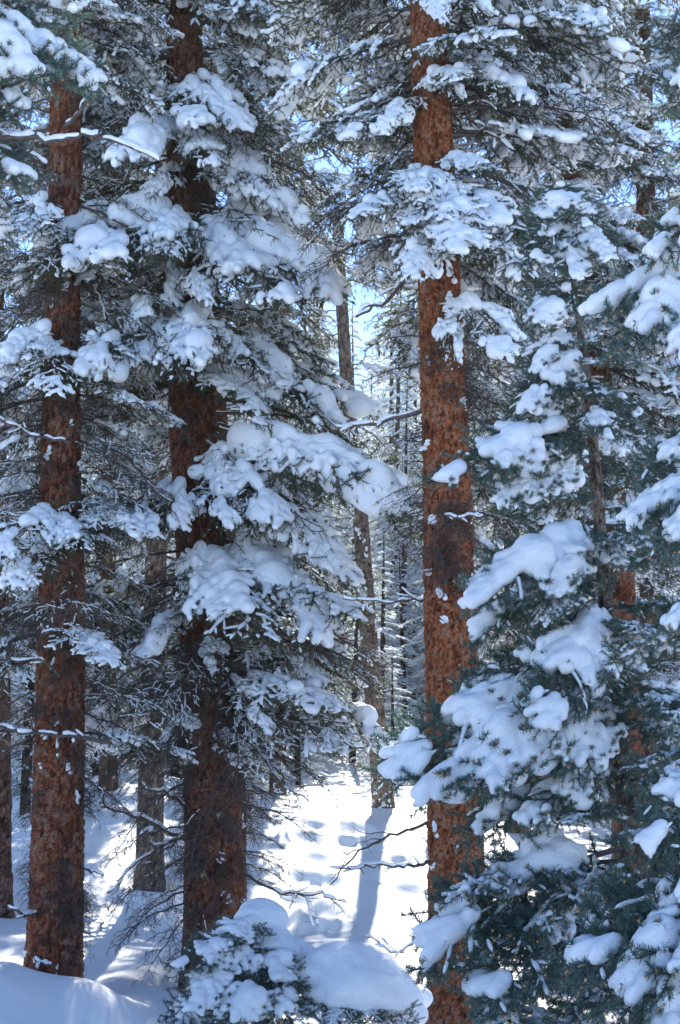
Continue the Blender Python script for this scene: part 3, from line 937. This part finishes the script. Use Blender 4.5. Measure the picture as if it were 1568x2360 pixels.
# --- the grey trunk between them
DG = 20.0
trG = Trunk([(345, 2240, DG, 72), (345, 2000, DG, 62), (352, 1600, DG, 56), (362, 1200, DG, 48), (370, 800, DG, 42), (374, 400, DG, 36)])
tG, gG = new_tree('spruce_tree', trG, DG, 'grey-barked spruce trunk standing on shaded snow between the two big left trunks', M_BARK_G, 10.5, seed=25, res=.024, flake=.04, depth=.008)
fill(tG, trG, 81, z_of(1600, DG), z_of(-100, DG), 26, lambda z: 1.5, ['twiggy', 'mid', 'mid'])

# --- the slim tree in the clearing
DM = 28.0
trM = Trunk([(886, 1885, DM, 50), (876, 1750, DM, 46), (852, 1500, DM, 42), (832, 1200, DM, 36), (800, 900, DM, 31), (782, 600, DM, 28), (772, 300, DM, 24), (768, 0, DM, 20)])
tM, gM = new_tree('spruce_tree', trM, DM, 'slim spruce standing on the sunlit snow, casting a straight shadow towards the camera', M_BARK_G, 11.5, seed=26, res=.03, flake=.06, depth=.012)
fill(tM, trM, 92, z_of(1650, DM), z_of(1050, DM), 10, lambda z: .8, ['bare', 'twiggy'])
fill(tM, trM, 91, z_of(1050, DM), z_of(-200, DM), 38, lambda z: 1.35, ['mid', 'twiggy', 'mid'])
dress(tM, trM, 48, z_of(1880, DM), z_of(1000, DM), 0, 30, 1.4)
print('mid trees', time.time() - T0)

# --- trees behind the young spruce on the right, and one at the left edge
def side_tree(pts, D, label, mat, zt, seed, n, ln, kinds, y0, y1, az=(0, 360)):
    tr = Trunk([(a, b, D, w) for a, b, w in pts])
    t, g = new_tree('spruce_tree', tr, D, label, mat, zt, seed=seed, res=.028, flake=.06)
    fill(t, tr, seed + 100, z_of(y0, D), z_of(y1, D), n, ln, kinds, az=az)
    fill(t, tr, seed + 400, z_of(1100, D), z_of(y1, D), 34, lambda z: ln(z) * .75, ['mid', 'twiggy', 'heavy'], az=(200, 340), droop=(.2, .7))
    dress(t, tr, seed + 200, z_of(y0, D), z_of(y1, D), 6, 10)
    return t, tr


side_tree([(1455, 2000, 84), (1438, 1500, 72), (1424, 1250, 66), (1372, 800, 56), (1320, 450, 48), (1290, 100, 42)], 16.5, 'stout brown-barked spruce close behind the young blue one, its trunk showing above the young tip', M_BARK_L, 9, 28, 84, lambda z: 1.35, ['mid', 'twiggy', 'mid'], 1300, -150)
side_tree([(1520, 2000, 66), (1490, 900, 50), (1488, 400, 44), (1480, 0, 38)], 21.0, 'dark spruce with a shaded trunk near the upper right edge', M_BARK_B, 12, 29, 64, lambda z: 1.6, ['mid', 'mid', 'twiggy'], 1700, -150)
side_tree([(2, 2200, 50), (4, 1700, 44), (-6, 1000, 38), (-10, 300, 34)], 18.0, 'dark slender trunk cut by the left edge of the view', M_BARK_B, 10, 30, 60, lambda z: 1.3, ['twiggy', 'mid'], 1600, -100)
side_tree([(640, 1850, 36), (645, 1300, 30), (655, 700, 25), (660, 100, 20)], 30.0, 'grey spruce in the second row, behind the boughs of the broad brown tree', M_BARK_G, 13, 31, 44, lambda z: 1.2, ['mid', 'twiggy'], 1500, -150, az=(90, 270))
side_tree([(1190, 1900, 44), (1180, 1300, 38), (1172, 700, 30), (1168, 100, 24)], 25.0, 'spruce in the second row, right behind the orange-red trunk', M_BARK_B, 13, 32, 48, lambda z: 1.6, ['mid', 'twiggy'], 1600, -150)
side_tree([(250, 1900, 40), (250, 1300, 34), (255, 700, 28), (262, 100, 22)], 24.0, 'spruce in the second row, seen between the rusty trunk and the grey one', M_BARK_B, 12, 33, 36, lambda z: 1.5, ['mid', 'twiggy'], 1650, -150)

# --- near trees
DY = 9.0
trY = Trunk([(1475, 2340, DY, 50), (1452, 1950, DY, 44), (1420, 1600, DY, 38), (1392, 1350, DY, 34), (1375, 1100, DY, 27), (1350, 850, DY, 20), (1315, 600, DY, 11), (1300, 430, DY, 5)])
tY, gY = new_tree('young_spruce', trY, DY, 'young blue-green spruce with thick snow pillows, its tip rising right of the red trunk', M_BARK_G, at(1300, 425, DY)[2], seed=40, res=.012, flake=.03, depth=.004)
def yfill(tree, tr, seed, y0, y1, n, D, reach, kinds, az=(0, 360), droop=(.0, .5)):
    fill(tree, tr, seed, z_of(y0, D), z_of(y1, D), n, reach, kinds, az=az, droop=droop)
ztip = at(1300, 425, DY)[2]
yfill(tY, trY, 301, 2300, 520, 66, DY, lambda z: min(1.0, .14 + (ztip - z) * .21), ['nearlight'], (0, 360))
N_ = 'near'
for a in [(440, 1245, 520, .3, 0, .6, 1.3), (450, 1355, 520, .3, 1, .6, 1.3), (425, 1300, 490, .3, 2, .8, 1.5), (510, 1225, 610, .35, 3, .8, 1.2), (510, 1400, 600, .35, 4, .8, 1.2), (540, 1320, 640, .4, 5, .8, 1.2), (660, 1230, 760, .4, 2, .8, 1.0),
          (760, 1210, 870, .25, 6, .8, .9), (800, 1195, 960, .3, 7, .8, 1.0), (880, 1185, 1010, .2, 8, .6, .8),
          (980, 1030, 1110, .5, 1, 1.0, 1.0), (1000, 1140, 1080, .4, 2, .8, .8), (1070, 1150, 1165, .4, 4, .8, .8), (950, 1400, 1010, .5, 1, .5, .9), (900, 1490, 960, .2, 3, .5, .9),
          (1200, 1095, 1400, .45, 5, 1.0, 1.1), (1230, 1250, 1390, .5, 6, .8, 1.0), (1310, 1080, 1480, .2, 7, .7, .8), (1400, 1250, 1680, .75, 8, 1.5, .9), (1390, 1340, 1620, .7, 0, 1.2, .6),
          (1450, 1060, 1640, .4, 3, 1.0, .9), (1560, 890, 1790, .5, 8, 1.2, .8), (1600, 960, 1830, .6, 5, 1.1, .7), (1590, 1080, 1810, .7, 2, 1.0, .8), (1560, 1130, 1810, .7, 4, .8, .9), (1600, 1320, 1790, .7, 2, .8, .9),
          (1750, 1080, 1950, .4, 6, .6, .8), (1780, 1200, 1900, .6, 8, .6, .8), (1950, 960, 2230, .5, 7, .8, .9), (2050, 1090, 2330, .7, 3, .8, 1.0), (1250, 1450, 1300, .4, 5, .6, .9), (1450, 1500, 1560, .4, 6, .6, .9)]:
    hero(tY, trY, a[0], a[1], a[2], a[3], (N_, a[4]), a[5] * .75, a[6] * .85, flip=(a[4] + a[1] // 10) % 2)

DN = 6.6
trN = Trunk([(1800, 2500, DN, 90), (1790, 1200, DN, 74), (1780, 200, DN, 60), (1776, -400, DN, 50)])
tN, gN = new_tree('spruce_tree', trN, DN, 'near spruce reaching in from the right edge with orange-budded, snow-capped boughs', M_BARK_G, 5.6, seed=41, res=.02, flake=.04, depth=.008)
yfill(tN, trN, 311, 2500, 520, 32, DN, lambda z: .58, ['nearlight'], (90, 270))
yfill(tN, trN, 312, 520, -200, 14, DN, lambda z: .5, ['nearlight'], (90, 270))
for a in [(440, 1500, 590, .5, 1, .8, .7), (470, 1590, 570, .7, 3, .8, .6), (600, 1370, 720, .45, 5, .8, .7), (660, 1440, 790, .6, 2, .9, .7), (640, 1560, 840, .7, 7, .9, .6),
          (960, 1480, 1090, .3, 0, .8, .7), (1060, 1450, 1210, .5, 4, .9, .6), (1130, 1540, 1270, .7, 6, .9, .7), (1350, 1540, 1450, .6, 8, .8, .6), (1690, 1485, 1950, .5, 1, 1.1, .9), (1850, 1560, 2060, .6, 5, .9, .6),
          (2020, 1310, 2250, .7, 3, .9, .7), (2090, 1400, 2350, .9, 2, .9, .6), (2040, 1510, 2270, .9, 6, .9, .7), (0, 1570, 200, .4, 4, .8, .5), (2170, 1480, 2420, .9, 4, .9, .6)]:
    hero(tN, trN, a[0], a[1], a[2], a[3], (N_, a[4]), a[5] * .75, a[6] * .85, flip=(a[4] + a[1] // 10) % 2)

DU = 8.5
trU = Trunk([(-230, 2500, DU, 90), (-225, 1200, DU, 74), (-220, 200, DU, 60), (-216, -500, DU, 50)])
tU, gU = new_tree('spruce_tree', trU, DU, 'near spruce reaching in from the upper left corner with snow-heaped boughs', M_BARK_G, 6.0, seed=42, res=.02, flake=.04, depth=.008)
yfill(tU, trU, 321, 480, -300, 26, DU, lambda z: .8, ['nearlight', 'near'], (-90, 60))
for a in [(-60, 50, 70, .4, 1, .7, 1.0), (20, 215, 195, .4, 4, .8, .7), (60, 130, 190, .6, 6, .8, .8), (320, 70, 420, .5, 3, .7, .9), (180, 60, 250, .4, 8, .5, .6)]:
    hero(tU, trU, a[0], a[1], a[2], a[3], (N_, a[4]), a[5] * .75, a[6] * .85, flip=(a[4]) % 2)
stub(tU, [(-215, 290, .1), (-60, 310, .4), (60, 318, .5), (150, 322, .5), (228, 310, .5)], DU, .022, .006, True, 3, 24)
print('near trees', time.time() - T0)

# --- snow-buried saplings in front of the broad tree
def buried(name, pts, D, label, seed, under_tips, tk='near', flat=.8):
    """heap of snow blobs (px, py, depth nearer, radius px) over a small bush"""
    rng = RS(seed)
    c = np.array([at(a, b, D - k) for a, b, k, r in pts]); R = np.array([r / FPX * D for a, b, k, r in pts])
    bx = c.mean(0); base = np.array([bx[0], bx[1], float(ground_z(bx[0], bx[1]))])
    t = empty(name, base, label, 'bush')
    t['_d'] = D
    V, F = blob_mesh(c - base, R, .014, flat, .3, rng)
    g = Geo()
    top = c[np.argmax(c[:, 2])] - base
    P = np.stack([np.zeros(3), top * [.5, .5, .5], top - [0, 0, .12]])
    tube(g, P, np.array([.035, .025, .01]), 6)
    part('trunk', g.mesh('trunk', M_RUST), t)
    for (x0, y0, x1, y1, k0, k1, key) in under_tips:
        add_bough(t, at(x0, y0, D - k0), at(x1, y1, D - k1), key, (0, -.7, 1), 1.0, rng.rand() < .5)
    part('snow', mk_mesh('snow', V, F, M_SNOW), t)
    return t


DB = 11.0
buried('snowy_sapling', [(600, 2108, 0, 42), (575, 2122, .1, 34), (628, 2118, 0, 34), (612, 2150, .05, 40), (560, 2170, .15, 34), (600, 2200, .1, 46), (650, 2195, .1, 48), (685, 2200, 0, 34), (690, 2235, 0, 34), (650, 2240, .1, 40), (530, 2185, .2, 30), (625, 2175, .1, 38)],
       DB, 'small spruce bowed under round snow heaps at the foot of the broad brown tree', 81,
       [(590, 2160, 410, 2230, .2, .6, ('near', 1)), (590, 2170, 440, 2330, .2, .7, ('near', 4)), (600, 2180, 540, 2380, .2, .8, ('near', 2)), (610, 2180, 650, 2350, .2, .7, ('near', 7)), (620, 2190, 730, 2330, .1, .4, ('near', 5)), (600, 2230, 380, 2370, .2, .5, ('near', 0)),
        (600, 2240, 490, 2420, .3, .7, ('near', 3)), (620, 2250, 700, 2420, .3, .7, ('nearlight', 1)), (600, 2150, 690, 2300, .1, .2, ('nearlight', 2)), (580, 2240, 520, 2400, .1, .3, ('nearlight', 0)), (600, 2240, 650, 2400, .1, .3, ('nearlight', 3)), (600, 2120, 500, 2190, .1, .5, ('near', 8))])
buried('snowy_bush', [(760, 2225, 0, 50), (805, 2225, 0, 60), (850, 2240, 0, 60), (890, 2265, .1, 52), (925, 2300, .1, 44), (850, 2285, .2, 48), (790, 2285, .2, 46), (745, 2262, .1, 42), (712, 2245, .1, 34), (950, 2340, .1, 34), (895, 2310, .2, 38), (820, 2262, .15, 56), (730, 2290, .2, 26), (770, 2310, .25, 24), (830, 2315, .25, 26), (965, 2300, -.1, 30)],
       10.8, 'big smooth snow mound over a flattened bush with dark twigs showing under its rim', 82,
       [(800, 2290, 690, 2340, .1, .35, ('nearlight', 1)), (820, 2300, 760, 2370, .1, .5, ('nearlight', 2)), (830, 2300, 870, 2385, .1, .5, ('nearlight', 3)), (840, 2300, 960, 2365, .1, .35, ('nearlight', 0)), (800, 2310, 820, 2385, .2, .5, ('bare', 1)), (860, 2310, 920, 2385, .2, .5, ('bare', 2))])


# ------------------------------------------------------------------ far forest
def far_tree_meshes(seed, Ht=14.0, rad=1.8, nb=124):
    rng = RS(seed)
    W, N, S = Geo(), Geo(), Geo()
    tube(W, np.array([[0, 0, -.4], [0, 0, Ht * .3], [0, 0, Ht * .7], [0, 0, Ht]]), np.array([.13, .105, .06, .012]), 8)
    L = 1.5
    bsh = [shoots(RS(seed * 7 + q), L, 'far') for q in range(6)]
    for i in range(nb):
        u = (i + rng.rand()) / nb
        z = Ht * (.05 + .94 * u)
        ln = (rad * (1 - u) ** .75 + .15) * rng.uniform(.7, 1.15)
        if u < .15: ln *= .8
        a = i * 2.4 + rng.uniform(-.5, .5); dr = rng.uniform(.2, .6)
        X = np.array([math.cos(a), math.sin(a), -dr]); X /= np.linalg.norm(X)
        Z = np.array([0, 0, 1.]) - X[2] * X; Z /= np.linalg.norm(Z); Y = np.cross(Z, X)
        M = np.stack([X, Y, Z]) * ln / L
        sh = [(P @ M + [0, 0, z], r0, r1, o) for P, r0, r1, o in bsh[rng.randint(6)]]
        sh1 = [s_ for s_ in sh if s_[3] < 2]
        tube(W, sh[0][0][::4], np.linspace(.02, .006, len(sh[0][0][::4])), 3)
        needles_geo(N, sh, rng, 30, .055, .013, tip0=.1)
        snow_tubes(S, sh1, rng, .8, .036, 4, (0, 1), .8)
        snow_tubes(S, [s_ for s_ in sh if s_[3] == 2], rng, .45, .024, 4, (2,), .8)
    return W.mesh('trunk', M_BARK_G), N.mesh('crown', M_NEEDLE_F, False), S.mesh('snow', M_SNOW_THIN)


FAR = [far_tree_meshes(700 + i, 14 - i % 2, 1.5 + .2 * (i % 3)) for i in range(5)]
YNG = [far_tree_meshes(760 + i, 13.5, 2.3, 46) for i in range(2)]
rng = RS(99)
placed = []
def ok(x, y, h):
    # the clearing stays sunlit: nothing tall enough to shade it stands in the sun's way
    if -1.8 < x < 3.0 and h > (y - 27) * .62: return False
    return all((x - a) ** 2 + (y - b) ** 2 > s for a, b, s in placed)
cand = []
for k in range(6000):
    y = 23 + 75 * rng.rand()
    hw = y * .21 + 3.5
    x = rng.uniform(-hw, hw); h = min(rng.uniform(10.5, 17), 1 + .32 * y)
    mind = 1.35 + (y - 22) * .014
    if ok(x, y, h):
        placed.append((x, y, (mind * 1.25) ** 2)); cand.append((x, y, h))
    if len(cand) >= 100: break
for k in range(3000):  # extra spruces added to shade the ground on either side of the clearing
    y = rng.uniform(27, 50); x = rng.uniform(-10, -2.0) if k % 3 else rng.uniform(3.2, 10); h = min(rng.uniform(11, 16), 1.5 + .33 * y)
    if all((x - a_) ** 2 + (y - b_) ** 2 > 2.2 for a_, b_, c_ in placed):
        placed.append((x, y, 1)); cand.append((x, y, h))
    if len(cand) >= 132: break
for k in range(5000):
    y = rng.uniform(50, 112); x = rng.uniform(-5, 6); h = min(.6 * (y - 27), 19.5) * rng.uniform(.85, 1)
    if all((x - a_) ** 2 + (y - b_) ** 2 > 1.8 for a_, b_, c_ in placed):
        placed.append((x, y, 1)); cand.append((x, y, h))
    if len(cand) >= 192: break
n0 = len(cand); placed = [(a_, b_, .9) for a_, b_, c_ in placed]
for k in range(4000):                     # young trees along the edge of the clearing
    y = rng.uniform(31, 58); x = rng.uniform(-2.6, 3.6) if k % 2 else rng.uniform(-7, 9)
    h = min(6.5, max(2.2, (y - 28) * .55)) * rng.uniform(.75, 1.0)
    if x > -.9 and x < .9 and y < 34: continue
    if ok(x, y, h):
        placed.append((x, y, 1.5)); cand.append((x, y, h))
    if len(cand) >= n0 + 46: break
cand.sort(key=lambda c: c[1])
for i, (x, y, h) in enumerate(cand):
    W, N, S = FAR[rng.randint(5)] if h > 7 else YNG[rng.randint(2)]
    s = h / 13.5; young = h < 7
    z = float(ground_z(x, y)) - .1
    fx = 784 + x / y * FPX
    zone = ['left of the rusty-barked spruce', 'between the rusty trunk and the broad brown one', 'between the broad brown tree and the orange-red trunk', 'to the right of the orange-red trunk'][int(fx > 130) + int(fx > 470) + int(fx > 1040)]
    if young: t = empty('young_spruce', (x, y, z), 'low young spruce under snow far off, ' + zone, 'tree', 'low young spruces ' + zone)
    else: t = empty('background_spruce', (x, y, z), 'snow-dusted forest spruce far off, ' + zone, 'tree', 'far forest spruces ' + zone)
    M = Matrix.Rotation(rng.normal(0, .025), 4, 'X') @ Matrix.Rotation(rng.normal(0, .025), 4, 'Y') @ Matrix.Rotation(rng.uniform(0, 6.28), 4, 'Z') @ Matrix.Diagonal((s * rng.uniform(.9, 1.15) * (1.7 if young else 1),) * 2 + (s, 1))
    for nm, me in (('trunk', W), ('crown', N), ('snow', S)): part(nm, me, t, M)
hm = bpy.data.materials.new('haze'); hm.use_nodes = True
hn = hm.node_tree; hn.nodes.remove(hn.nodes['Principled BSDF'])
pv = hn.nodes.new('ShaderNodeVolumePrincipled')
pv.inputs['Color'].default_value = (.93, .96, 1, 1); pv.inputs['Density'].default_value = .0003; pv.inputs['Anisotropy'].default_value = .5
hn.links.new(pv.outputs[0], hn.nodes['Material Output'].inputs['Volume'])
x0, x1, y0, y1, z0, z1 = -215, 215, -24, 470, -6, 34
hv = [(a, b, c) for a in (x0, x1) for b in (y0, y1) for c in (z0, z1)]
hf = [(0, 1, 3, 2), (4, 6, 7, 5), (0, 4, 5, 1), (2, 3, 7, 6), (0, 2, 6, 4), (1, 5, 7, 3)]
hz = part('haze', mk_mesh('haze', hv, hf, hm, False), None); hz['kind'] = 'stuff'

for o in list(bpy.data.objects):
    if '_d' in o: del o['_d']
print('far', len(cand), 'total', time.time() - T0, 'objects', len(bpy.data.objects), 'tris', sum(len(m.loops) // 2 for m in bpy.data.meshes if m.users))
